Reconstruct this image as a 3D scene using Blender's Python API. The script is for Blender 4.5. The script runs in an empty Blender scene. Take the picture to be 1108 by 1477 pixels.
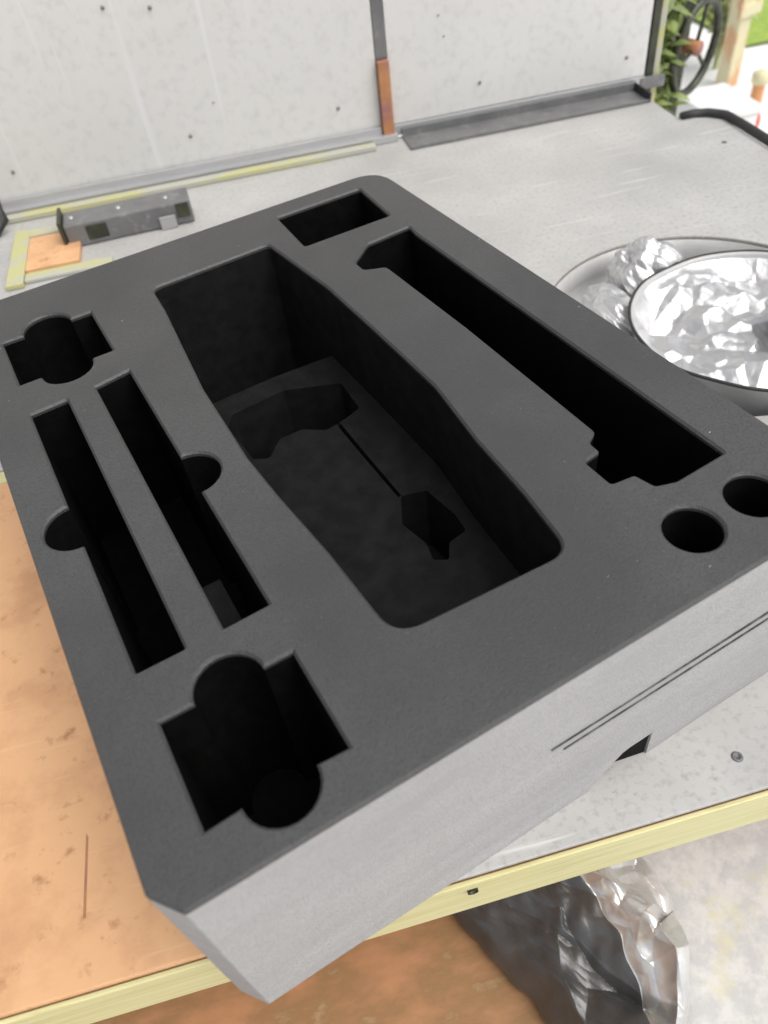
import bpy, math, random
from mathutils import Vector, Matrix, noise, geometry
R_ = math.radians
scene = bpy.context.scene
T = 0.186                      # thickness of the foam
CZ = 0.36 + T                  # camera height over the bench

# ------------------------------------------------------------------ camera
cd = bpy.data.cameras.new('camera'); cam = bpy.data.objects.new('camera', cd)
scene.collection.objects.link(cam); scene.camera = cam
cm = Matrix(((0.9659930, 0.2394175, -0.0976560),
             (-0.2403964, 0.6925022, -0.6801840),
             (-0.0952210, 0.6805291, 0.7265074)))
cam.matrix_world = Matrix.Translation((0, 0, CZ)) @ cm.to_4x4()
cd.sensor_fit = 'VERTICAL'; cd.sensor_height = 36; cd.lens = 1110.45 / 1477 * 36
cd.clip_start = 0.01; cd.clip_end = 400
cd.dof.use_dof = True; cd.dof.focus_distance = 0.62; cd.dof.aperture_fstop = 6.3
scene.render.resolution_x = 768; scene.render.resolution_y = 1024

# ------------------------------------------------------------------ light
SUN = Vector((0.34, -0.36, 0.84)).normalized()     # direction towards the sun
elev = math.asin(SUN.z); azim = math.atan2(SUN.x, SUN.y)
w = bpy.data.worlds.new('World'); scene.world = w; w.use_nodes = True
nt = w.node_tree; bg = nt.nodes['Background']
sky = nt.nodes.new('ShaderNodeTexSky'); sky.sky_type = 'NISHITA'; sky.sun_disc = False
sky.sun_elevation = elev; sky.sun_rotation = azim; sky.dust_density = 4.0; sky.air_density = 1.0
hs = nt.nodes.new('ShaderNodeHueSaturation'); hs.inputs['Saturation'].default_value = 0.25
nt.links.new(sky.outputs[0], hs.inputs['Color']); nt.links.new(hs.outputs[0], bg.inputs[0])
bg.inputs[1].default_value = 0.13
sl = bpy.data.lights.new('sun', 'SUN'); sl.energy = 1.5; sl.angle = R_(55); sl.color = (1, 0.955, 0.88)
so = bpy.data.objects.new('sun', sl); scene.collection.objects.link(so)
so.rotation_euler = SUN.to_track_quat('Z', 'Y').to_euler()
scene.view_settings.view_transform = 'Standard'; scene.view_settings.look = 'None'
scene.view_settings.exposure = 0.35; scene.view_settings.gamma = 1

# ------------------------------------------------------------------ materials
def mat(name, col, rough=0.6, metal=0.0, spec=0.5, col2=None, scale=8.0, detail=6, lo=0.35, hi=0.65,
        stretch=(1, 1, 1), bump=0.0, bscale=200.0, bdist=0.002, bstretch=(1, 1, 1), col3=None, scale3=40.0, lo3=.55, hi3=.7,
        sheen=0.0, rough2=None, pores=0, pcol=None, scratch=0, scol=None, sdir=(0, 0, .6)):
    m = bpy.data.materials.new(name); m.use_nodes = True
    n = m.node_tree; b = n.nodes['Principled BSDF']; L = n.links.new
    b.inputs['Base Color'].default_value = (*col, 1); b.inputs['Roughness'].default_value = rough
    b.inputs['Metallic'].default_value = metal; b.inputs['Specular IOR Level'].default_value = spec
    if sheen:
        b.inputs['Sheen Weight'].default_value = sheen; b.inputs['Sheen Roughness'].default_value = 0.4
    tc = n.nodes.new('ShaderNodeTexCoord')
    def nz(sc, st, det):
        mp = n.nodes.new('ShaderNodeMapping'); mp.inputs['Scale'].default_value = st
        L(tc.outputs['Object'], mp.inputs['Vector'])
        t = n.nodes.new('ShaderNodeTexNoise'); t.inputs['Scale'].default_value = sc
        t.inputs['Detail'].default_value = det; t.inputs['Roughness'].default_value = 0.62
        L(mp.outputs[0], t.inputs['Vector']); return t.outputs['Fac']
    def mr(f, a, c):
        r = n.nodes.new('ShaderNodeMapRange'); r.inputs[1].default_value = a; r.inputs[2].default_value = c
        L(f, r.inputs[0]); return r.outputs[0]
    out = None
    if col2:
        f = mr(nz(scale, stretch, detail), lo, hi)
        mx = n.nodes.new('ShaderNodeMix'); mx.data_type = 'RGBA'
        mx.inputs[6].default_value = (*col, 1); mx.inputs[7].default_value = (*col2, 1)
        L(f, mx.inputs[0]); out = mx.outputs[2]
        if rough2 is not None:
            rr = n.nodes.new('ShaderNodeMapRange'); rr.inputs[3].default_value = rough; rr.inputs[4].default_value = rough2
            L(f, rr.inputs[0]); L(rr.outputs[0], b.inputs['Roughness'])
    if col3:
        f = mr(nz(scale3, stretch, 8), lo3, hi3)
        mx = n.nodes.new('ShaderNodeMix'); mx.data_type = 'RGBA'
        if out: L(out, mx.inputs[6])
        else: mx.inputs[6].default_value = (*col, 1)
        mx.inputs[7].default_value = (*col3, 1); L(f, mx.inputs[0]); out = mx.outputs[2]
    ph = None
    if pores:
        vo = n.nodes.new('ShaderNodeTexVoronoi'); vo.inputs['Scale'].default_value = pores; L(tc.outputs['Object'], vo.inputs['Vector'])
        ph = mr(vo.outputs['Distance'], .08, .55)
        if pcol:
            mx = n.nodes.new('ShaderNodeMix'); mx.data_type = 'RGBA'; mx.inputs[6].default_value = (*pcol, 1)
            if out: L(out, mx.inputs[7])
            else: mx.inputs[7].default_value = (*col, 1)
            L(ph, mx.inputs[0]); out = mx.outputs[2]
    if scratch:
        mp = n.nodes.new('ShaderNodeMapping'); mp.inputs['Rotation'].default_value = sdir; mp.inputs['Scale'].default_value = (1.2, 26, 1.2) if sdir[2] else (26, 26, 1.0)
        L(tc.outputs['Object'], mp.inputs['Vector'])
        t = n.nodes.new('ShaderNodeTexNoise'); t.inputs['Scale'].default_value = scratch; t.inputs['Detail'].default_value = 3; L(mp.outputs[0], t.inputs['Vector'])
        f = mr(t.outputs['Fac'], .64, .74); mx = n.nodes.new('ShaderNodeMix'); mx.data_type = 'RGBA'
        if out: L(out, mx.inputs[6])
        else: mx.inputs[6].default_value = (*col, 1)
        mx.inputs[7].default_value = (*scol, 1); L(f, mx.inputs[0]); out = mx.outputs[2]
    if out: L(out, b.inputs['Base Color'])
    if bump:
        bp = n.nodes.new('ShaderNodeBump'); bp.inputs['Strength'].default_value = bump
        bp.inputs['Distance'].default_value = bdist
        hgt = nz(bscale, bstretch, 8)
        if ph:
            ad = n.nodes.new('ShaderNodeMath'); ad.operation = 'ADD'; L(hgt, ad.inputs[0]); L(ph, ad.inputs[1]); hgt = ad.outputs[0]
        L(hgt, bp.inputs['Height']); L(bp.outputs[0], b.inputs['Normal'])
    return m

M = dict(
 foam_top=mat('charcoal_foam', (.041, .041, .042), .54, spec=.6, col2=(.058, .058, .059), scale=5, lo=.4, hi=.6, col3=(.105, .105, .107), scale3=420, lo3=.62, hi3=.74, bump=.26, bscale=420, bdist=.0007, pores=640, pcol=(.030, .030, .031)),
 foam_side=mat('lit_side_foam', (.35, .35, .352), .85, spec=.2, col2=(.41, .41, .412), scale=6, stretch=(1, 1, 5), col3=(.31, .31, .315), scale3=120, lo3=.5, hi3=.8, bump=.4, bscale=260, bdist=.0008, bstretch=(1, 1, 3), pores=700, pcol=(.31, .31, .315)),  # light falling on the foam's sides is put into this paler colour
 deep_shade=mat('shade_black_foam', (.0035, .0035, .0036), .95, spec=.04, col2=(.006, .006, .006), scale=80, bump=.4, bscale=400),  # foam inside the smaller pockets, their shade put into a near-black colour
 seamline=mat('dark_glue_line', (.03, .03, .03), .8, col2=(.10, .10, .10), scale=60, lo=.45, hi=.6),
 pocket=mat('shade_dark_foam', (.009, .009, .0093), .95, spec=.06, col2=(.015, .015, .0152), scale=60, bump=.5, bscale=700, bdist=.0008),  # same foam darkened: shade of the large pocket and notch in the colour
 sheet=mat('scuffed_white_sheet', (.36, .357, .348), .45, spec=.5, col2=(.45, .447, .437), scale=5, lo=.35, hi=.65, col3=(.30, .295, .285), scale3=160, lo3=.5, hi3=.72, bump=.3, bscale=220, bdist=.0008, rough2=.6, scratch=5, scol=(.54, .54, .53), sdir=(0, 0, .5)),
 wallp=mat('pale_wall_sheet', (.60, .595, .58), .4, spec=.5, col2=(.66, .655, .64), scale=1.6, lo=.3, hi=.7, col3=(.54, .535, .525), scale3=70, lo3=.5, hi3=.75, bump=.12, bscale=5, bdist=.004, rough2=.5, scratch=2.2, scol=(.665, .665, .655), sdir=(0, .22, 0)),
 ply=mat('orange_plywood', (.67, .39, .205), .6, col2=(.55, .30, .155), scale=16, lo=.46, hi=.66, col3=(.42, .21, .095), scale3=55, lo3=.58, hi3=.72, bump=.3, bscale=120, bdist=.001, scratch=7, scol=(.72, .44, .24), sdir=(0, 0, .3)),
 pine=mat('pale_pine', (.69, .66, .39), .6, col2=(.58, .55, .28), scale=22, stretch=(.25, 3, 9), col3=(.38, .34, .15), scale3=40, lo3=.58, hi3=.72, bump=.4, bscale=60, bdist=.001, bstretch=(.15, 3, 8)),
 pinedark=mat('olive_pine', (.46, .45, .22), .65, col2=(.42, .42, .37), scale=14, stretch=(.8, 2, 6), lo=.45, hi=.55, bump=.3, bscale=60),
 steel=mat('grey_galvanised_steel', (.20, .20, .20), .45, metal=.3, col2=(.15, .15, .155), scale=18, col3=(.26, .26, .26), scale3=60, bump=.15, bscale=90),
 darksteel=mat('dark_grey_steel', (.16, .16, .162), .5, metal=.3, col2=(.11, .11, .112), scale=20, bump=.15, bscale=120),
 alu=mat('aluminium_trim', (.55, .55, .56), .35, metal=.6, col2=(.45, .45, .46), scale=14, stretch=(.3, 2, 2), bump=.1, bscale=90),
 rubber=mat('black_rubber', (.02, .02, .02), .55, col2=(.035, .035, .035), scale=60, bump=.2, bscale=300),
 black=mat('black_paint', (.018, .02, .014), .4, col2=(.05, .055, .03), scale=30, bump=.2, bscale=100),
 pansteel=mat('mid_grey_steel', (.50, .50, .50), .5, metal=.15, col2=(.40, .40, .40), scale=16, bump=.12, bscale=60),
 rust=mat('rusty_strip', (.36, .15, .06), .7, col2=(.45, .22, .10), scale=30, col3=(.30, .13, .14), scale3=22, lo3=.5, hi3=.6, bump=.4, bscale=150),
 foil=mat('silver_foil', (.74, .74, .74), .36, metal=1.0, col2=(.60, .60, .61), scale=20, rough2=.52, bump=.5, bscale=130, bdist=.0015),
 bagfoil=mat('bright_bag_film', (.80, .80, .80), .34, metal=.75, col2=(.68, .68, .68), scale=30, lo=.42, hi=.58, bump=.3, bscale=60, bdist=.002),
 bag=mat('black_plastic_film', (.055, .055, .056), .28, spec=.8, metal=.25, col2=(.10, .10, .101), scale=14, rough2=.40, bump=.4, bscale=90, bdist=.002, bstretch=(1, .4, 1)),
 rivet=mat('dull_rivet', (.24, .235, .225), .5, metal=.3, col2=(.16, .15, .14), scale=200),
 dusty=mat('dusty_white_board', (.45, .45, .45), .7, col2=(.55, .545, .53), scale=45, lo=.42, hi=.58, col3=(.54, .51, .33), scale3=16, lo3=.58, hi3=.70, bump=.6, bscale=80, bdist=.002),
 brownply=mat('brown_plywood', (.40, .20, .095), .65, col2=(.20, .12, .045), scale=14, stretch=(1, 2, 1), col3=(.55, .37, .22), scale3=14, lo3=.56, hi3=.74, bump=.3, bscale=60),
 concrete=mat('pale_concrete', (.80, .80, .79), .8, col2=(.84, .84, .83), scale=3, col3=(.74, .73, .70), scale3=12, lo3=.6, hi3=.8, bump=.3, bscale=20),
 grass=mat('spring_grass', (.26, .40, .06), .7, col2=(.40, .52, .10), scale=20, col3=(.20, .30, .05), scale3=60, bump=.6, bscale=60, bdist=.02),
 leaf=mat('olive_leaf', (.10, .15, .03), .5, col2=(.30, .36, .12), scale=12),
 leaf2=mat('pale_leaf', (.34, .38, .17), .5, col2=(.50, .52, .28), scale=12),
 timber=mat('weathered_timber', (.62, .58, .38), .7, col2=(.60, .36, .20), scale=9, stretch=(1, 1, .5), lo=.45, hi=.55, bump=.4, bscale=40),
 orange=mat('orange_plastic', (.62, .26, .10), .5, col2=(.70, .34, .15), scale=30),
 red=mat('red_plastic', (.62, .06, .04), .45, col2=(.5, .05, .03), scale=30),
 cream=mat('cream_plastic', (.70, .64, .42), .5, col2=(.62, .58, .36), scale=30),
 white=mat('white_paint', (.80, .80, .79), .5, col2=(.72, .72, .71), scale=20, bump=.1, bscale=80),
)

# ------------------------------------------------------------------ helpers
C = scene.collection
def obj(name, verts, faces, m, parent=None, smooth=False, label=None):
    me = bpy.data.meshes.new(name); me.from_pydata([tuple(v) for v in verts], [], faces); me.validate(); me.update()
    if smooth:
        for p in me.polygons: p.use_smooth = True
    for k in (m if isinstance(m, list) else [m]): me.materials.append(k)
    o = bpy.data.objects.new(name, me); C.objects.link(o)
    if parent: o.parent = parent
    if label: o['label'] = label
    return o
def thing(name, label, cat, loc=(0, 0, 0), rz=0, group=None):
    o = bpy.data.objects.new(name, None); C.objects.link(o); o.location = loc; o.rotation_euler = (0, 0, rz)
    o.empty_display_size = .05
    return tag(o, label, cat, group)
def tag(o, label, cat, group=None):
    o['label'] = label; o['category'] = cat
    if group: o['group'] = group
    return o
def struct(o): o['kind'] = 'structure'; return o

def bevel(o, wd=.001, seg=2):
    md = o.modifiers.new('edge', 'BEVEL'); md.width = wd; md.segments = seg; md.limit_method = 'ANGLE'; return o
def box(name, x0, x1, y0, y1, z0, z1, m, parent=None, bv=.001, label=None):
    v = [(x, y, z) for z in (z0, z1) for y in (y0, y1) for x in (x0, x1)]
    f = [(0, 2, 3, 1), (4, 5, 7, 6), (0, 1, 5, 4), (2, 6, 7, 3), (0, 4, 6, 2), (1, 3, 7, 5)]
    o = obj(name, v, f, m, parent, label=label)
    if bv: bevel(o, bv)
    return o
def prism(name, poly, z0, z1, m, parent=None, bv=.001, label=None, holes=()):
    V, F = [], []
    loops = [list(poly)] + [list(h) for h in holes]
    for z in (z0, z1):
        base = len(V)
        for l in loops: V += [(x, y, z) for x, y in l]
        tris = geometry.tessellate_polygon([[Vector((x, y, 0)) for x, y in l] for l in loops])
        F += [tuple(base + i for i in (t if z == z1 else t[::-1])) for t in tris]
    n = len(V) // 2; s = 0
    for l in loops:
        k = len(l)
        for i in range(k): a, b = s + i, s + (i + 1) % k; F.append((a, b, b + n, a + n))
        s += k
    o = obj(name, V, F, m, parent, label=label)
    fixn(o)
    if bv: bevel(o, bv)
    return o
def fixn(o):
    import bmesh
    bm = bmesh.new(); bm.from_mesh(o.data); bmesh.ops.recalc_face_normals(bm, faces=bm.faces); bm.to_mesh(o.data); bm.free()
def tube(name, pts, r, m, parent=None, closed=False, seg=10, label=None):
    pts = [Vector(p) for p in pts]; n = len(pts); V, F = [], []
    for i, p in enumerate(pts):
        a = pts[(i - 1) % n] if (closed or i) else p; b = pts[(i + 1) % n] if (closed or i < n - 1) else p
        t = (b - a).normalized(); q = t.to_track_quat('Z', 'Y')
        rr = r[i] if isinstance(r, (list, tuple)) else r
        for k in range(seg):
            an = 2 * math.pi * k / seg; V.append(p + q @ Vector((math.cos(an) * rr, math.sin(an) * rr, 0)))
    for i in range(n if closed else n - 1):
        j = (i + 1) % n; off = 0
        if closed and j == 0:
            off = min(range(seg), key=lambda o_: (V[o_] - V[i * seg]).length)
        for k in range(seg):
            F.append((i * seg + k, i * seg + (k + 1) % seg, j * seg + (k + 1 + off) % seg, j * seg + (k + off) % seg))
    if not closed: F += [tuple(range(seg))[::-1], tuple((n - 1) * seg + k for k in range(seg))]
    return obj(name, V, F, m, parent, smooth=True, label=label)
def lathe(name, prof, m, parent=None, loc=(0, 0, 0), seg=64, wob=0.0, seed=0, label=None, smooth=True):
    V, F = [], []
    for r, z in prof:
        for k in range(seg):
            a = 2 * math.pi * k / seg
            rr = r * (1 + wob * noise.noise(Vector((math.cos(a) * 2 + seed, math.sin(a) * 2, seed))))
            V.append((loc[0] + rr * math.cos(a), loc[1] + rr * math.sin(a), loc[2] + z))
    for i in range(len(prof) - 1):
        for k in range(seg):
            F.append((i * seg + k, i * seg + (k + 1) % seg, (i + 1) * seg + (k + 1) % seg, (i + 1) * seg + k))
    return obj(name, V, F, m, parent, smooth=smooth, label=label)

# ------------------------------------------------------------------ 2-D outlines
def arc(cx, cy, r, a0, a1, n=14):
    return [(cx + r * math.cos(R_(a0 + (a1 - a0) * i / n)), cy + r * math.sin(R_(a0 + (a1 - a0) * i / n))) for i in range(n + 1)]
def rounded(poly, r, n=5):
    out = []; N = len(poly)
    for i in range(N):
        p = Vector(poly[i][:2]); a = Vector(poly[i - 1][:2]); b = Vector(poly[(i + 1) % N][:2])
        rr = poly[i][2] if len(poly[i]) > 2 else r
        if rr <= 0: out.append(tuple(p)); continue
        da = (a - p); db = (b - p); la, lb = da.length, db.length; da /= la; db /= lb
        ang = da.angle(db); d = min(rr / math.tan(ang / 2), la * .48, lb * .48)
        s, e = p + da * d, p + db * d
        for k in range(n + 1):
            t = k / n; out.append(tuple(s * (1 - t) ** 2 + p * 2 * t * (1 - t) + e * t * t))
    return out
def ccw(l):
    return l if sum(l[i - 1][0] * l[i][1] - l[i][0] * l[i - 1][1] for i in range(len(l))) > 0 else l[::-1]
def offset(l, d):            # l ccw; positive d grows
    N = len(l); out = []
    for i in range(N):
        p = Vector(l[i]); a = (p - Vector(l[i - 1])); b = (Vector(l[(i + 1) % N]) - p)
        if a.length < 1e-7 or b.length < 1e-7: a = b if a.length < 1e-7 else a; b = a if b.length < 1e-7 else b
        a.normalize(); b.normalize()
        na, nb = Vector((a.y, -a.x)), Vector((b.y, -b.x)); m_ = na + nb
        if m_.length < 1e-3: m_ = na
        m_.normalize(); k = 1 / max(.5, m_.dot(na)); out.append(tuple(p + m_ * d * k))
    return out

# =================================================================== THE FOAM INSERT
foam = thing('foam_insert', 'thick charcoal foam case insert with many cut pockets, sides painted light-struck grey, lying across the bench', 'foam insert', (-.1074, .1264, 0), R_(16.0758))
FW, FL = .4617, .6125
outer = ccw(rounded([(.013, 0, .003), (FW, 0, .018), (FW, FL, .034), (0, FL, .034), (0, .0165, .004)], .01, 7))
def resample(l, step):
    out = []
    for i in range(len(l)):
        a, b = Vector(l[i]), Vector(l[(i + 1) % len(l)]); n = max(1, int((b - a).length / step))
        out += [tuple(a.lerp(b, k / n)) for k in range(n)]
    return out
H = {}
H['h1'] = (rounded([(.322, .510), (.418, .510), (.424, .585), (.326, .585)], .003), .150)
H['h2'] = (rounded([(.3755, .075), (.4185, .0765), (.4185, .462, .006), (.421, .478, .004), (.372, .474, .008), (.346, .452, .008), (.346, .434, .005),
                    (.3650, .425, .006), (.3675, .300, .0), (.3660, .141, .006), (.3555, .135, .005), (.3555, .124, .003), (.341, .122, .003), (.341, .0965, .003), (.3583, .0945, .003), (.362, .0795, .003)], .002), .155)
H['h3'] = (rounded([(.166, .074, .02), (.284, .068, .016), (.291, .122, .0), (.2955, .182, .02), (.3050, .250, .05), (.3055, .34, .0), (.305, .428, .03), (.295, .538, .006), (.1725, .534, .010), (.1705, .490, .0), (.1575, .358, .03),
                    (.1550, .262, .03), (.1575, .215, .0), (.163, .150, .0)], .004, 8), .150)
def knob(x0, x1, y0, y1, xc, r, dt=.004, db=.0):
    l = [(x0, y0)] + arc(xc, y0 - db, r, 180, 360)
    l += [(x1, y0), (x1, y1)] + arc(xc, y1 + dt, r, 0, 180) + [(x0, y1)]
    return l
H['h4'] = (knob(.0325, .1125, .457, .532, .0725, .0215, 0, 0), .145)
H['h7'] = (knob(.0335, .1125, .0295, .0970, .0740, .0205, 0, -.001), .150)
H['h5'] = (rounded([(.0318, .1335), (.0615, .1335), (.0615, .4125), (.0318, .4110), (.0318, .295, 0)], .0015)
           + arc(.0318, .269, .0215, 90, 270, 16), .150)
H['h6'] = ([(.0853, .1340), (.1150, .1348)] + arc(.1150, .2705, .0215, -90, 90, 16) + [(.1152, .4200), (.0855, .4150)], .150)
H['h8'] = (arc(.3545, .0400, .0182, 0, 350, 35), .075)
H['h9'] = (arc(.4045, .0395, .0182, 0, 350, 35), .075)
BV = .0016
def clean(l):
    o_ = [l[0]]
    for p in l[1:]:
        if (Vector(p) - Vector(o_[-1])).length > 2e-4: o_.append(p)
    if (Vector(o_[0]) - Vector(o_[-1])).length < 2e-4: o_.pop()
    return o_
for k in H: H[k] = (ccw(clean(H[k][0])), H[k][1])

# ---- top layer: the flat face with its holes, each edge broken by a tiny chamfer
outer_r = resample(clean(outer), .012)
ci = offset(outer_r, -BV)
loops = [ci] + [offset(H[k][0], BV) for k in H]
V, F = [], []
for l in loops: V += [(x, y, T) for x, y in l]
F += [tuple(t) for t in geometry.tessellate_polygon([[Vector((x, y, 0)) for x, y in l] for l in loops])]
def ring(la, za, lb, zb):
    s = len(V); n = len(la)
    V.extend([(x, y, za) for x, y in la]); V.extend([(x, y, zb) for x, y in lb])
    F.extend([(s + i, s + (i + 1) % n, s + n + (i + 1) % n, s + n + i) for i in range(n)])
ring(ci, T, outer_r, T - BV); ring(outer_r, T - BV, outer_r, T - .0032)
for k in H:
    l = H[k][0]; ring(offset(l, BV), T, l, T - BV * 1.1); ring(l, T - BV * 1.1, l, T - .004)
top = obj('top_face', V, F, M['foam_top'], foam, label='flat charcoal upper face of the foam'); fixn(top)

# ---- sides: horizontal bands with two knife seams on the front and a small torn notch in the bottom edge
zs = [0, .004, .010, .018, .036, .040, .06, .092, .10, .112, .14, .170, T - .0032]
zs = sorted(zs)
side = [p for p in outer_r]
fr = [i for i, p in enumerate(side) if abs(p[1]) < 1e-4]
V, F = [], []
def seam(u, z):
    k = max(0, min(1, (u - .215) / .02))
    return 0.0
# notch polygon: bottom edge from u=.262 rising to u=.316
def nz_(u):
    return min(.033, .004 + .033 * (u - .262) / .034) if .262 < u < .3165 else 0
front_u = sorted(set([round(side[i][0], 5) for i in fr] + [.262, .27, .28, .29, .30, .31, .3160, .3170, .33]))
bpts = [p for p in side if p[1] > 1e-4]
front = [(u, 0.0) for u in front_u]
# order: the front runs left -> right (ccw), then the rest
i0 = max(range(len(side)), key=lambda i: side[i][0] if abs(side[i][1]) < 1e-4 else -1)
rest = [side[(i0 + 1 + k) % len(side)] for k in range(len(side))]
rest = [p for p in rest if abs(p[1]) > 1e-4]
per = front + rest; nf = len(front); n = len(per)
for z in zs:
    for i, (x, y) in enumerate(per):
        zz, yy = z, y
        if i < nf:
            yy = y + seam(x, z) + .0006 * noise.noise(Vector((x * 9, z * 120, 0)))
            b = nz_(x)
            if b > 0 and z < .039: zz = b + z * (.040 - b) / .040
        else:
            yy = y + .0004 * noise.noise(Vector((y * 9, z * 90, 3)))
        if z >= T - .0033: yy = y
        V.append((x, yy, zz))
for a in range(len(zs) - 1):
    for i in range(n):
        j = (i + 1) % n; F.append((a * n + i, a * n + j, (a + 1) * n + j, (a + 1) * n + i))
# the notch goes 45 mm in: roof and end walls
nn = [i for i in range(nf) if .2619 < per[i][0] < .3171]
s = len(V); V += [(per[i][0], .05, max(nz_(per[i][0]), .0005)) for i in nn]
for q in range(len(nn) - 1): F.append((nn[q], nn[q + 1], s + q + 1, s + q))
body = obj('foam_side', V, F, M['foam_side'], foam, label='cut sides of the foam, painted light-struck grey, with two knife seams'); 
# dark wedge that paints the shade inside the notch, and base
prism('notch_shade', [(.258, .012), (.285, .0090), (.3160, .0015), (.3165, .050), (.258, .050)], .0005, .0325, M['pocket'], foam, 0) if True else box('notch_shade', .262, .3175, .0452, .047, .0005, .036, M['pocket'], foam, 0)
prism('foam_base', offset(clean(outer), -.004), .0005, .004, M['foam_side'], foam, 0) if False else None

def seampart(zc, u0):
    V, F = [], []; us = [u0 + (FW - .019 - u0) * i / 24 for i in range(25)]
    for u in us:
        w_ = .00055 * (1 + .5 * noise.noise(Vector((u * 60, zc * 99, 1)))); dz = .0003 * noise.noise(Vector((u * 30, 7, zc * 50)))
        V += [(u, -.0009, zc + dz - w_), (u, -.0009, zc + dz + w_), (u, .003, zc + dz + w_), (u, .003, zc + dz - w_)]
    for i in range(24):
        for k in range(4): F.append((i * 4 + k, i * 4 + (k + 1) % 4, i * 4 + 4 + (k + 1) % 4, i * 4 + 4 + k))
    F += [(0, 3, 2, 1), (96, 97, 98, 99)]
    fixn(obj('seam', V, F, M['seamline'], foam))
seampart(.1115, .222); seampart(.1020, .232)
# ---- pockets
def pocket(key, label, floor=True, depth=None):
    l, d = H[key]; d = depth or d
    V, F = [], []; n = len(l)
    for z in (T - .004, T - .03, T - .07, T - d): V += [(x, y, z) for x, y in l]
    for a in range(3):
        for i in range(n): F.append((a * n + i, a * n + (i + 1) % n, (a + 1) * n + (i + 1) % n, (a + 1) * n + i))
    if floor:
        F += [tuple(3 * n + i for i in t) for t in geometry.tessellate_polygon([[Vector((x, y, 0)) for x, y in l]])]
    o = obj('pocket', V, F, M['pocket' if key == 'h3' else 'deep_shade'], foam, label=label); fixn(o); return o
pocket('h1', 'short rectangular pocket in the far corner of the foam')
pocket('h2', 'long narrow pocket with a hooked far end and a stepped near end')
big = pocket('h3', 'large boat shaped pocket in the middle of the foam')
pocket('h4', 'square pocket with round finger notches, at the far left')
pocket('h5', 'leftmost long slot with a round notch on its left')
sl6 = pocket('h6', 'second long slot with a round notch on its right')
pocket('h7', 'square pocket with round finger notches, at the near corner')
pocket('h8', 'small round pocket nearer the middle of the front edge')
pocket('h9', 'small round pocket nearest the right corner')
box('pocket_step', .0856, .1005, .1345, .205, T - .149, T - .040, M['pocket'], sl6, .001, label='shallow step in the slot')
# inside the large pocket: the raised floor with its slot, channel and star shaped recess
FD = .082
fl = [(.158, .26), (.1595, .21), (.165, .15), (.168, .088), (.180, .072), (.270, .069), (.2825, .08), (.290, .122), (.2945, .182), (.3035, .25), (.3040, .34), (.3035, .4430), (.240, .4465), (.169, .4445), (.160, .36), (.1565, .28)]
slotp = rounded([(.186, .418), (.2405, .4215), (.2900, .3980), (.2862, .3552), (.2705, .3499), (.2480, .3458), (.2300, .3600), (.2080, .3600), (.1900, .3420), (.178, .3500), (.1760, .4033)], .004, 4)
star = rounded([(.2600, .2374), (.2800, .2310), (.2842, .1960), (.2820, .1771), (.2647, .1741), (.2554, .1601), (.2457, .1667), (.2500, .1837), (.2450, .2106)], .003, 3)
groove = [(.2622, .348), (.2585, .348), (.2578, .3), (.2575, .2375), (.2605, .2375), (.2612, .3)]
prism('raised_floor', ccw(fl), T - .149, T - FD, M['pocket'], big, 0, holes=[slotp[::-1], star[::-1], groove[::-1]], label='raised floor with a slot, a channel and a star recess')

# =================================================================== THE BENCH
bench = thing('workbench', 'low workbench with scuffed white top, orange plywood section and pale pine front board', 'workbench', (0, 0, 0))
BX0, BX1, BY0, BY1 = -.9, .838, .168, 1.395
SEAM = -.045
sheetp = [(SEAM + .002, BY0), (BX1, BY0), (BX1, 1.205), (.815, 1.228), (.775, 1.245), (.775, BY1), (BX0, BY1), (BX0, .712), (SEAM + .002, .712)]
HC = (.520, .700); HR = .190
hole = arc(HC[0], HC[1], HR, 0, 355, 71)
o = prism('bench_top', sheetp, -.004, 0, M['sheet'], bench, .0008, holes=[hole], label='white sheet top, scuffed and dusty')
o = box('plywood_top', BX0, SEAM, BY0 + .0005, .690, -.006, -.0005, M['ply'], bench, .0012, label='bare orange plywood section at the left')
box('wood_strip', BX0, SEAM, .6915, .7105, -.018, -.001, M['pine'], bench, .001)
prism('underlay', [(SEAM + .002, BY0 + .004), (BX1 - .003, BY0 + .004), (BX1 - .003, 1.2), (.77, 1.24), (.77, BY1 - .002), (BX0, BY1 - .002), (BX0, .7125), (SEAM + .002, .7125)], -.022, -.0045, M['ply'], bench, 0, holes=[arc(HC[0], HC[1], HR + .003, 0, 355, 71)], label='plywood core under the white sheet')
box('plywood_backing', BX0, SEAM, BY0 + .005, .690, -.0215, -.0065, M['ply'], bench, 0)
box('front_board', BX0, BX1, BY0 + .002, BY0 + .021, -.079, -.0225, M['pine'], bench, .0015, label='pale pine board along the front edge')
box('front_lip', BX0, BX1, BY0 - .002, BY0 + .0015, -.0215, -.0105, M['pine'], bench, .0008)
lathe('knot', [(.0001, 0), (.0040, 0), (.0040, .003)], M['black'], bench, (0, 0, 0), 14).matrix_local = Matrix.Translation((.049, BY0 + .0012, -.030)) @ Matrix.Rotation(R_(90), 4, 'X')
def screw(x, y, z=0.0, r=.0042, par=bench):
    return lathe('screw', [(.0001, .0004), (r * .45, .0004), (r * .5, .0012), (r * .9, .0010), (r, 0.0002)], M['darksteel'], par, (x, y, z), 16)
screw(.2571, .1935); screw(-.42, .45); screw(.79, 1.12)
box('table_leg', .77, .83, .20, .26, -.9, -.0225, M['pine'], bench, .002)
box('table_leg', -.86, -.80, .20, .26, -.9, -.0225, M['pine'], bench, .002)
box('table_leg', .77, .83, 1.3, 1.36, -.9, -.0225, M['pine'], bench, .002) if False else None
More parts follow.
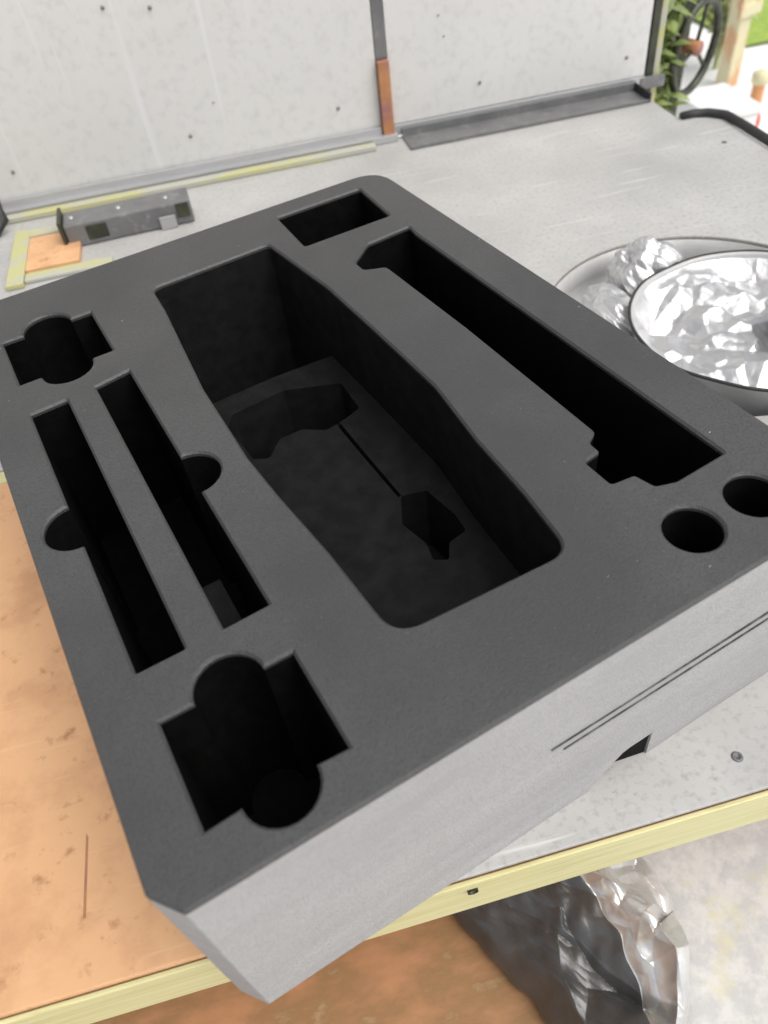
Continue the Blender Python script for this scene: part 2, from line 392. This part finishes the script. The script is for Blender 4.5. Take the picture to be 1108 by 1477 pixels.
# scratch in the plywood
obj('scratch', [(-.2118, .213, -.0003), (-.2098, .213, -.0003), (-.2092, .268, -.0003), (-.2110, .272, -.0003)], [(0, 1, 2, 3)], M['rust'], bench)
# black edge strip at the right end
tube('edge_strip', [(.778, 1.2365, .003), (.80, 1.236, .004), (.822, 1.226, .005), (.842, 1.204, .005), (.844, 1.16, .005), (.844, .9, .005), (.844, .3, .005)], .0075, M['rubber'], bench, label='black rubber edging on the right end')
# pine batten, channel and trim along the back
box('batten', BX0, .27, 1.352, 1.370, .0008, .009, M['pinedark'], bench, .001)
box('back_strip', BX0, .315, 1.374, 1.388, .0008, .013, M['alu'], bench, .001)
chan = thing('floor_channel', 'long dark grey metal channel lying at the foot of the right wall panel', 'channel', (0, 0, 0))
box('channel_base', .325, .765, 1.330, 1.384, .0008, .003, M['steel'], chan, .0005)
box('channel_lip', .325, .765, 1.384, 1.388, .0008, .016, M['steel'], chan, .0006)
box('channel_lip', .325, .765, 1.3255, 1.3295, .0008, .006, M['steel'], chan, .0006)
box('end_cap', .7655,   .7685, 1.3255, 1.388, .0008, .016, M['rubber'], chan, .0005)

# =================================================================== THE WALL
wall = thing('panel_wall', 'pale sheet metal wall of two riveted panels behind the bench', 'wall', (0, 1.40, 0))
def panel(x0, x1, seed):
    V, F = [], []; nx, nz2 = 40, 30
    for j in range(nz2 + 1):
        for i in range(nx + 1):
            x = x0 + (x1 - x0) * i / nx; z = .022 + (1.5 - .022) * j / nz2
            V.append((x, -.004 + .0025 * noise.noise(Vector((x * 3, z * 3, seed))), z))
    for j in range(nz2):
        for i in range(nx):
            a = j * (nx + 1) + i; F.append((a, a + 1, a + nx + 2, a + nx + 1))
    return obj('wall_panel', V, F, M['wallp'], wall, smooth=True)
panel(-1.2, .2905, 1).__setitem__('label', 'left wall panel, duller grey white'); panel(.312, .787, 5).__setitem__('label', 'right wall panel, brighter')
box('wall_core', -1.2, .787, .004, .02, 0, 1.5, M['alu'], wall, 0)
box('seam_strip', .2915, .311, -.006, .003, .1285, 1.5, M['steel'], wall, .001, label='grey upper length of the seam strip')
box('seam_strip', .2915, .311, -.019, -.0065, .0015, .128, M['rust'], wall, .001, label='rusty brown lower end of the seam strip')
box('bottom_trim', -1.2, .290, -.012, -.0075, .004, .024, M['alu'], wall, .001)
box('bottom_trim', .3125, .787, -.011, -.0065, .004, .022, M['alu'], wall, .001)
box('bottom_lip', -1.2, .290, -.0155, -.0125, .001, .010, M['alu'], wall, .0006)
rv = lathe('rivet', [(.0001, .0018), (.002, .0015), (.0034, .0004), (.0036, 0)], M['rivet'], wall, (0, 0, 0), 12)
rv.matrix_local = Matrix.Translation((-.40, -.0062, .05)) @ Matrix.Rotation(R_(90), 4, 'X')
def wp(px, py, y=1.395):
    r = cm @ Vector((px - 554, -(py - 738.5), -1110.45)); t = y / r.y; return r.x * t, CZ + r.z * t
for k, (px, py) in enumerate([(19, 248), (275, 196), (488, 156), (692, 119), (904, 83), (148, 11), (216, 11), (308, 148), (632, 22), (640, 52)]):
    x, z = wp(px, py); q = rv if k == 0 else rv.copy()
    if k: C.objects.link(q); q.parent = wall
    sc = .85 if k not in (7, 8, 9) else .45
    q.matrix_local = Matrix.Translation((x, -.0062, z)) @ Matrix.Rotation(R_(90), 4, 'X') @ Matrix.Scale(sc, 4)
post = thing('door_post', 'dark olive door post at the right end of the pale wall', 'post', (.80, 1.405, 0))
box('post_body', -.010, .006, -.01, .03, -.9, 1.5, M['black'], post, .002)
box('post_edge', .0065, .020, -.004, .03, -.9, 1.5, M['pinedark'], post, .002)
box('post_foot', -.022, .026, -.018, -.0105, 0.0, .020, M['steel'], post, .001)

# =================================================================== THINGS ON THE BENCH
# grey latch box
lb = thing('latch_box', 'dark grey steel box with two black openings on the bench by the wall', 'metal box', (-.158, 1.240, 0.0008), R_(2))
box('box_body', -.098, .098, -.022, .030, .0, .036, M['steel'], lb, .003)
box('opening', -.066, -.034, -.0235, -.0222, .008, .030, M['black'], lb, .001)
box('opening', .074, .094, -.0235, -.0222, .012, .034, M['black'], lb, .001)
for qx in (-.085, -.012, .062):
    lathe('screw', [(.0001, .0016), (.0035, .0012), (.0042, 0)], M['alu'], lb, (qx, .004, .0362), 12)
box('end_plate', -.104, -.0985, -.026, .032, -.0, .044, M['black'], lb, .001)
box('mount_plate', .045, .070, -.028, -.0238, .0, .020, M['alu'], lb, .001)
oc = tag(box('plywood_offcut', -.318, -.238, 1.155, 1.262, .0008, .010, M['ply'], None, .001), 'small orange plywood offcut left of the dark grey metal box', 'offcut')
ws = thing('wood_frame', 'pale yellow wood strips framing the small plywood offcut', 'wood frame', (0, 0, 0))
box('wood_slat', -.345, -.3195, 1.12, 1.30, .0008, .008, M['pinedark'], ws, .001)
box('wood_slat', -.3185, -.19, 1.130, 1.1535, .0008, .006, M['pinedark'], ws, .001)
box('wood_slat', -.3185, -.235, 1.2635, 1.285, .0008, .012, M['pinedark'], ws, .001)
cab = tag(tube('cable', [(-.62, 1.30, .02), (-.50, 1.31, .03), (-.42, 1.32, .075), (-.378, 1.33, .070), (-.360, 1.325, .048), (-.358, 1.32, .022), (-.375, 1.31, .008), (-.5, 1.30, .008)], .0075, M['rubber']), 'black cable end at the far left beside the wall', 'cable')

CRC = {}
def crinkle(x, y, cell, seed, tilt=.55):
    # continuous, sharply folded surface: upper envelope of tilted planes on jittered sites
    X, Y = x / cell, y / cell; i0, j0 = math.floor(X), math.floor(Y); best = -9
    for j in range(j0 - 2, j0 + 3):
        for i in range(i0 - 2, i0 + 3):
            k = (i, j, seed); q = CRC.get(k)
            if q is None:
                rd = random.Random(i * 7919 + j * 104729 + seed * 31); a = rd.uniform(0, 6.283); g = tilt * rd.uniform(.3, 1)
                q = CRC[k] = (i + rd.random(), j + rd.random(), g * math.cos(a), g * math.sin(a), rd.uniform(-.35, .35))
            dx, dy = X - q[0], Y - q[1]; v = q[4] + q[2] * dx + q[3] * dy - .42 * (dx * dx + dy * dy) + .0
            if v > best: best = v
    return best * cell
def crumple(p, s, seed, amp):
    q = Vector(p) * s + Vector((seed * 7.1, seed * 3.3, seed))
    d, _ = noise.voronoi(q); a = (d[1] - d[0])
    d2, _ = noise.voronoi(q * 2.3 + Vector((4, 1, 2)))
    return amp * (a * .9 + (d2[1] - d2[0]) * .38 + noise.noise(q * .6) * .8)
# round pan
pan = thing('round_pan', 'wide shallow grey steel pan at the right of the foam', 'pan', (.520, .700, -.052))
lathe('pan_body', [(.0001, .0015), (.170, .0015), (.1855, .006), (.1875, .020), (.1885, .0475), (.1895, .0475), (.1895, .003), (.186, .0), (.0001, .0)], M['pansteel'], pan, seg=96)
# foil lined tray in it
tray = thing('foil_tray', 'round metal tray filled with crumpled silver foil, lying in the grey pan', 'tray', (.552, .645, -.046), 0)
tray.rotation_euler = (R_(-1.0), R_(-2), 0)
TR = .137; TH = .072
lathe('tray_body', [(.0001, .0), (.108, .0), (.116, .006), (TR - .002, TH - .003), (TR, TH), (TR + .003, TH), (TR + .001, TH - .006), (.119, .003), (.108, -.002), (.0001, -.002)], M['pansteel'], tray, seg=96, wob=.03, seed=9)
lathe('tray_rim', [(TR + .001, TH + .0006), (TR + .003, TH + .0016), (TR + .0045, TH + .0004), (TR + .0042, TH - .0016), (TR + .0032, TH - .001)], M['rubber'], tray, seg=96, wob=.03, seed=9)
rg = random.Random(11)
GR = [[rg.uniform(-1, 1) for _ in range(40)] for _ in range(40)]
def facet(x, y, cell):
    x = x / cell + 20; y = y / cell + 20; i, j = int(x) % 39, int(y) % 39; fx, fy = x - int(x), y - int(y)
    a, b, c, d = GR[j][i], GR[j][i + 1], GR[j + 1][i + 1], GR[j + 1][i]
    return a + (b - a) * fx + (c - b) * fy if fx > fy else a + (c - d) * fx + (d - a) * fy
V, F = [], []; N = 170
idx = {}
for j in range(N + 1):
    for i in range(N + 1):
        x, y = (i / N * 2 - 1) * .1375, (j / N * 2 - 1) * .1375; r = math.hypot(x, y) / (1 + .03 * noise.noise(Vector((x / .1375 * 2 + 9, y / .1375 * 2, 9)))) * 1.0
        if r > .1360: continue
        e = max(0, min(1, (.1360 - r) / .022))
        idx[i, j] = len(V); V.append((x, y, .046 + .022 * (1 - e) + (.9 * crinkle(x + .3 * y, y, .036, 5) - .7 * crinkle(x - .4 * y + .3, y + .3 * x, .021, 9) + .3 * crinkle(x * 1.2, y, .0085, 4) + .012 * noise.noise(Vector((x * 14, y * 14, 2)))) * e))
for (i, j) in list(idx):
    q = [idx.get((i, j)), idx.get((i + 1, j)), idx.get((i + 1, j + 1)), idx.get((i, j + 1))]
    if None not in q: F += [(q[0], q[1], q[2]), (q[0], q[2], q[3])]
obj('foil_liner', V, F, M['foil'], tray, smooth=True)

def blob(name, loc, size, seed, m, parent=None, sub=6, s=3.0, amp=.35, flatten=None, label=None, rz=0):
    import bmesh
    bm = bmesh.new(); bmesh.ops.create_icosphere(bm, subdivisions=sub, radius=1)
    for v in bm.verts:
        c = v.co.copy(); an = math.atan2(c.y, c.x); k = 1 + amp * (1.5 * crinkle(c.x * .6 + c.z * .5 + 3, c.y * .6 - c.z * .4, .34, seed, .9) - 1.1 * crinkle(c.y * .7 - c.z * .6, c.z * .6 + c.x * .5 + 5, .22, seed + 1, .8) + .8 * crinkle(c.x + c.z, c.y - c.z, .11, seed + 2)) * 2.2; v.co = c * k
        v.co = Vector((v.co.x * size[0], v.co.y * size[1], v.co.z * size[2]))
        if v.co.z < -size[2] * .8: v.co.z = -size[2] * .8
    me = bpy.data.meshes.new(name); bm.to_mesh(me); bm.free(); me.materials.append(m)
    for p_ in me.polygons: p_.use_smooth = True
    o = bpy.data.objects.new(name, me); C.objects.link(o); o.location = loc; o.rotation_euler.z = rz
    if parent: o.parent = parent
    if label: o['label'] = label
    return o
tag(blob('foil_lump', (.503, .815, -.006), (.048, .042, .046), 4, M['foil'], s=2.0, amp=.45), 'crumpled ball of silver foil behind the foil filled tray', 'foil')
tag(blob('foil_scrap', (.430, .757, -.018), (.036, .052, .026), 8, M['foil'], s=2.0, amp=.4), 'small crumpled foil scrap between the foam and the tray', 'foil')
cup = thing('foil_cup', 'small round foil lined cup at the right edge of the tray', 'cup', (.622, .618, .022))
lathe('cup_body', [(.0001, .002), (.045, .002), (.054, .014), (.058, .034), (.061, .034), (.057, .012), (.046, 0), (.0001, 0)], M['foil'], cup, seg=48, wob=.04, seed=5)
lathe('cup_rim', [(.0575, .0345), (.0592, .0362), (.0612, .0345)], M['rubber'], cup, seg=48, wob=.04, seed=5)

# =================================================================== BELOW THE BENCH
SZ = -.30
low = thing('lower_shelf', 'brown plywood and dusty white boards lying on the low shelf under the bench edge', 'shelf', (0, 0, 0))
box('shelf_board', -.9, .150, -.35, .50, SZ - .018, SZ, M['brownply'], low, .002, label='brown plywood shelf board')
box('shelf_board', .152, .9, -.35, .50, SZ - .018, SZ + .001, M['dusty'], low, .002, label='dusty white shelf board')
box('shelf_leg', -.8, -.74, .3, .36, -.9, SZ - .0185, M['pine'], low, .002); box('shelf_leg', .74, .8, .3, .36, -.9, SZ - .0185, M['pine'], low, .002)
bagt = thing('plastic_bag', 'crumpled black and silver film bag on the shelf below the bench edge', 'bag', (0, 0, SZ))
V, F = [], []; NX, NY = 190, 170
def bagp(u, v):
    L = Vector((.020, .275)).lerp(Vector((.135, .050)), u)
    a_, b_, c_ = Vector((.215, .275)), Vector((.305, .165)), Vector((.185, .050))
    Rr = a_ * (1 - u) ** 2 + b_ * 2 * u * (1 - u) + c_ * u * u
    p = L.lerp(Rr, v); e = min(1, 7 * min(v, 1 - v)) * min(1, 5 * min(u, 1 - u) + .3)
    z = .012 + .066 * max(0, math.sin(math.pi * min(1, max(0, v)))) ** .6
    k = min(1, max(0, (v - .55) * 5))
    z += e * (k * (1.5 * crinkle(p.x + .35 * p.y, p.y - .5 * p.x, .042, 3, 1.2) - 1.0 * crinkle(p.x, p.y, .022, 8, 1.0) + .35 * crinkle(p.x, p.y, .010, 2)) + (1 - k) * (1.5 * crinkle(p.x + .55 * p.y, p.y * .4, .030, 6, 1.0) - .8 * crinkle(p.x + .3 * p.y, p.y * .4, .019, 12, .8) + .35 * crinkle(p.x + .6 * p.y, p.y * .5, .0085, 5) + .003 * noise.noise(Vector((p.x * 90, p.y * 40, 0)))))
    return Vector((p.x + .006 * noise.noise(Vector((u * 9, v * 3, 1))), p.y, max(.001, z)))
for j in range(NY + 1):
    for i in range(NX + 1): V.append(bagp(j / NY, i / NX))
half = []; dark = []
for j in range(NY):
    for i in range(NX):
        a = j * (NX + 1) + i; t = [(a, a + 1, a + NX + 2), (a, a + NX + 2, a + NX + 1)]
        (half if i / NX > .54 else dark).extend(t)
obj('bag_film', V, dark, M['bag'], bagt, False, label='black film side of the bag'); obj('bag_foil', V, half, M['bagfoil'], bagt, False, label='silver crumpled end of the bag')

# =================================================================== OUTSIDE
GZ = -.9
def sheet(name, x0, x1, y0, y1, z, m, nx=1, ny=1, amp=0):
    V, F = [], []
    for j in range(ny + 1):
        for i in range(nx + 1):
            x, y = x0 + (x1 - x0) * i / nx, y0 + (y1 - y0) * j / ny; V.append((x, y, z + amp * noise.noise(Vector((x * 2, y * 2, 0)))))
    for j in range(ny):
        for i in range(nx): a = j * (nx + 1) + i; F.append((a, a + 1, a + nx + 2, a + nx + 1))
    return struct(obj(name, V, F, m))
sheet('ground', -60, 60, -60, 90, GZ, M['concrete'])
sheet('lawn', 2.78, 12, 3.93, 14, GZ + .02, M['grass'], 60, 60, .01)

hw = thing('handwheel', 'black spoked handwheel among green stems outside the doorway', 'handwheel', (1.138, 1.80, -.092))
hw.rotation_euler = (R_(3), R_(0), R_(30))
tube('rim', [(.088 * math.cos(a), 0, .098 * math.sin(a)) for a in [2 * math.pi * k / 48 for k in range(48)]], .0095, M['black'], hw, closed=True)
for k in range(3):
    a = R_(80 + k * 120); tube('spoke', [(.012 * math.cos(a), 0, .012 * math.sin(a)), (.086 * math.cos(a), 0, .094 * math.sin(a))], .0045, M['black'], hw)
tube('hub', [(0, -.012, 0), (0, .03, 0)], .016, M['rust'], hw, seg=16)
tube('axle', [(0, .03, 0), (0, .16, 0)], .008, M['darksteel'], hw)
gp = thing('metal_post', 'grey metal post behind the handwheel', 'post', (1.10, 1.96, GZ))
box('post_body', -.03, .03, -.02, .02, 0, 1.9, M['steel'], gp, .003); box('post_foot', -.06, .06, -.05, .05, 0, .01, M['steel'], gp, .002); box('bracket', -.012, .016, -.035, -.0205, .68, .74, M['rust'], gp, .002)
tp = thing('timber_post', 'weathered timber post with brown patches right of the handwheel', 'post', (2.43, 3.53, GZ), R_(20))
box('post_body', -.040, .040, -.035, .035, 0, 1.5, M['timber'], tp, .006); box('cross_piece', -.07, .07, -.055, -.0355, .30, .35, M['timber'], tp, .004)
wb = thing('white_box', 'blank white box standing on the pale ground beyond the bench corner', 'box', (1.63, 2.40, GZ), 0)
box('box_body', -.09, .09, -.11, .11, 0, .40, M['white'], wb, .006); box('box_lid', -.095, .095, -.115, .115, .4005, .43, M['white'], wb, .006)
bo = thing('orange_bollard', 'small orange post with cream collar and red foot on the pale ground', 'bollard', (2.28, 3.08, GZ))
k = 1.0
lathe('stem', [(.028, .045), (.026, .10), (.025, .165)], M['orange'], bo, seg=24)
lathe('collar', [(.025, .165), (.035, .17), (.035, .205), (.02, .215), (.0001, .218)], M['cream'], bo, seg=24)
lathe('foot', [(.038, 0), (.038, .025), (.032, .044), (.0001, .046)], M['red'], bo, seg=24)

gm = thing('machine_frame', 'dark olive upright machine casing behind the left half of the handwheel', 'machine', (1.150, 1.97, GZ), R_(-8))
box('casing', -.036, .056, -.03, .06, 0, 1.6, M['black'], gm, .004); box('side_rail', -.056, -.038, -.05, -.032, 0, 1.6, M['leaf2'], gm, .002); box('side_rail', .010, .022, -.05, -.0305, 0, 1.6, M['leaf'], gm, .002)
for q in range(5): box('cross_bar', -.036, .009, -.044, -.0305, .58 + q * .07, .60 + q * .07, M['leaf2'], gm, .002)
random.seed(5)
def plant(name, loc, n, spread, h, m, label, seed, ls=.05):
    rd = random.Random(seed); t = thing(name, label, 'plant', loc, 0, 'shrubs outside the doorway')
    V, F = [], []; stems = []
    for k in range(n):
        a = rd.uniform(0, 6.28); lean = rd.uniform(.05, spread); hh = h * rd.uniform(.6, 1)
        p = [Vector((math.cos(a) * lean * q * q + rd.uniform(-.01, .01), math.sin(a) * lean * q * q, hh * q)) for q in (0, .3, .6, .85, 1)]
        stems.append(p)
        for q in range(10):
            s_ = rd.uniform(.35, 1) * 4; i = min(3, int(s_)); c = p[i].lerp(p[i + 1], s_ - i)
            d = Vector((rd.uniform(-1, 1), rd.uniform(-1, 1), rd.uniform(-.3, .9))).normalized(); w_ = d.cross(Vector((0, 0, 1))).normalized() * ls * .22
            L_ = ls * rd.uniform(.6, 1.2); dr = Vector((0, 0, -L_ * .25)); b = len(V)
            V += [c, c + d * L_ * .35 + w_, c + d * L_ * .75 + w_ * .8 + dr * .5, c + d * L_ + dr, c + d * L_ * .75 - w_ * .8 + dr * .5, c + d * L_ * .35 - w_, c + d * L_ * .55 + Vector((0, 0, .004))]
            F += [(b + i_, b + (i_ + 1) % 6, b + 6) for i_ in range(6)]
    fo = obj('foliage', V, F, m, t); fo['kind'] = 'stuff'
    SV, SF = [], []
    for p in stems:
        b = len(SV)
        for i, c in enumerate(p):
            r = .004 * (1 - i * .18)
            SV += [c + Vector((r, 0, 0)), c + Vector((-r * .5, r * .87, 0)), c + Vector((-r * .5, -r * .87, 0))]
        for i in range(4):
            for k_ in range(3): SF.append((b + i * 3 + k_, b + i * 3 + (k_ + 1) % 3, b + i * 3 + 3 + (k_ + 1) % 3, b + i * 3 + 3 + k_))
    so_ = obj('stems', SV, SF, m, t); so_['kind'] = 'stuff'
    return t
plant('shrub', (1.00, 1.80, GZ), 90, .07, 1.12, M['leaf'], 'dark olive shrub between the door post and the handwheel', 2, .07)
plant('shrub', (1.06, 1.95, GZ), 30, .10, .80, M['leaf2'], 'pale leafy shrub behind the lower half of the handwheel', 3)
plant('shrub', (2.50, 3.75, GZ), 40, .25, .60, M['leaf2'], 'pale shrub behind the weathered timber post', 7, .08)
plant('shrub', (2.9, 4.9, GZ), 60, .4, .5, M['leaf'], 'wide green shrub at the edge of the lawn', 9, .10)

# tiny lint and sawdust lying about
def flecks(name, m, parent, n, area, z, size, seed, keep=lambda x, y: True):
    rd = random.Random(seed); V, F = [], []
    while len(F) < n * 2:
        x, y = rd.uniform(area[0], area[1]), rd.uniform(area[2], area[3])
        if not keep(x, y): continue
        a = rd.uniform(0, 6.28); l = size * rd.uniform(.4, 1.6); w_ = size * rd.uniform(.12, .35); b = len(V)
        c, s_ = math.cos(a), math.sin(a)
        V += [(x - c * l, y - s_ * l, z), (x - s_ * w_, y + c * w_, z + size * .25), (x + c * l, y + s_ * l, z + size * .1), (x + s_ * w_, y - c * w_, z)]
        F += [(b, b + 1, b + 2), (b, b + 2, b + 3)]
    o = obj(name, V, F, m, parent); o['kind'] = 'stuff'; return o
def inside(l, x, y):
    c = False
    for i in range(len(l)):
        (x1, y1), (x2, y2) = l[i - 1], l[i]
        if (y1 > y) != (y2 > y) and x < (x2 - x1) * (y - y1) / (y2 - y1) + x1: c = not c
    return c
def on_top(x, y): return inside(offset(outer_r, -.004), x, y) and not any(inside(offset(H[k][0], .003), x, y) for k in H)
flecks('lint', M['alu'], foam, 26, (0, FW, 0, FL), T + .0002, .0007, 3, on_top)
def on_bench(x, y):
    if math.hypot(x - HC[0], y - HC[1]) < HR + .01: return False
    return True
flecks('sawdust', M['pinedark'], bench, 260, (-.35, .80, .18, 1.30), .0004, .0011, 4, on_bench)
flecks('sawdust', M['rivet'], bench, 200, (-.35, .80, .18, 1.30), .0004, .0010, 6, on_bench)
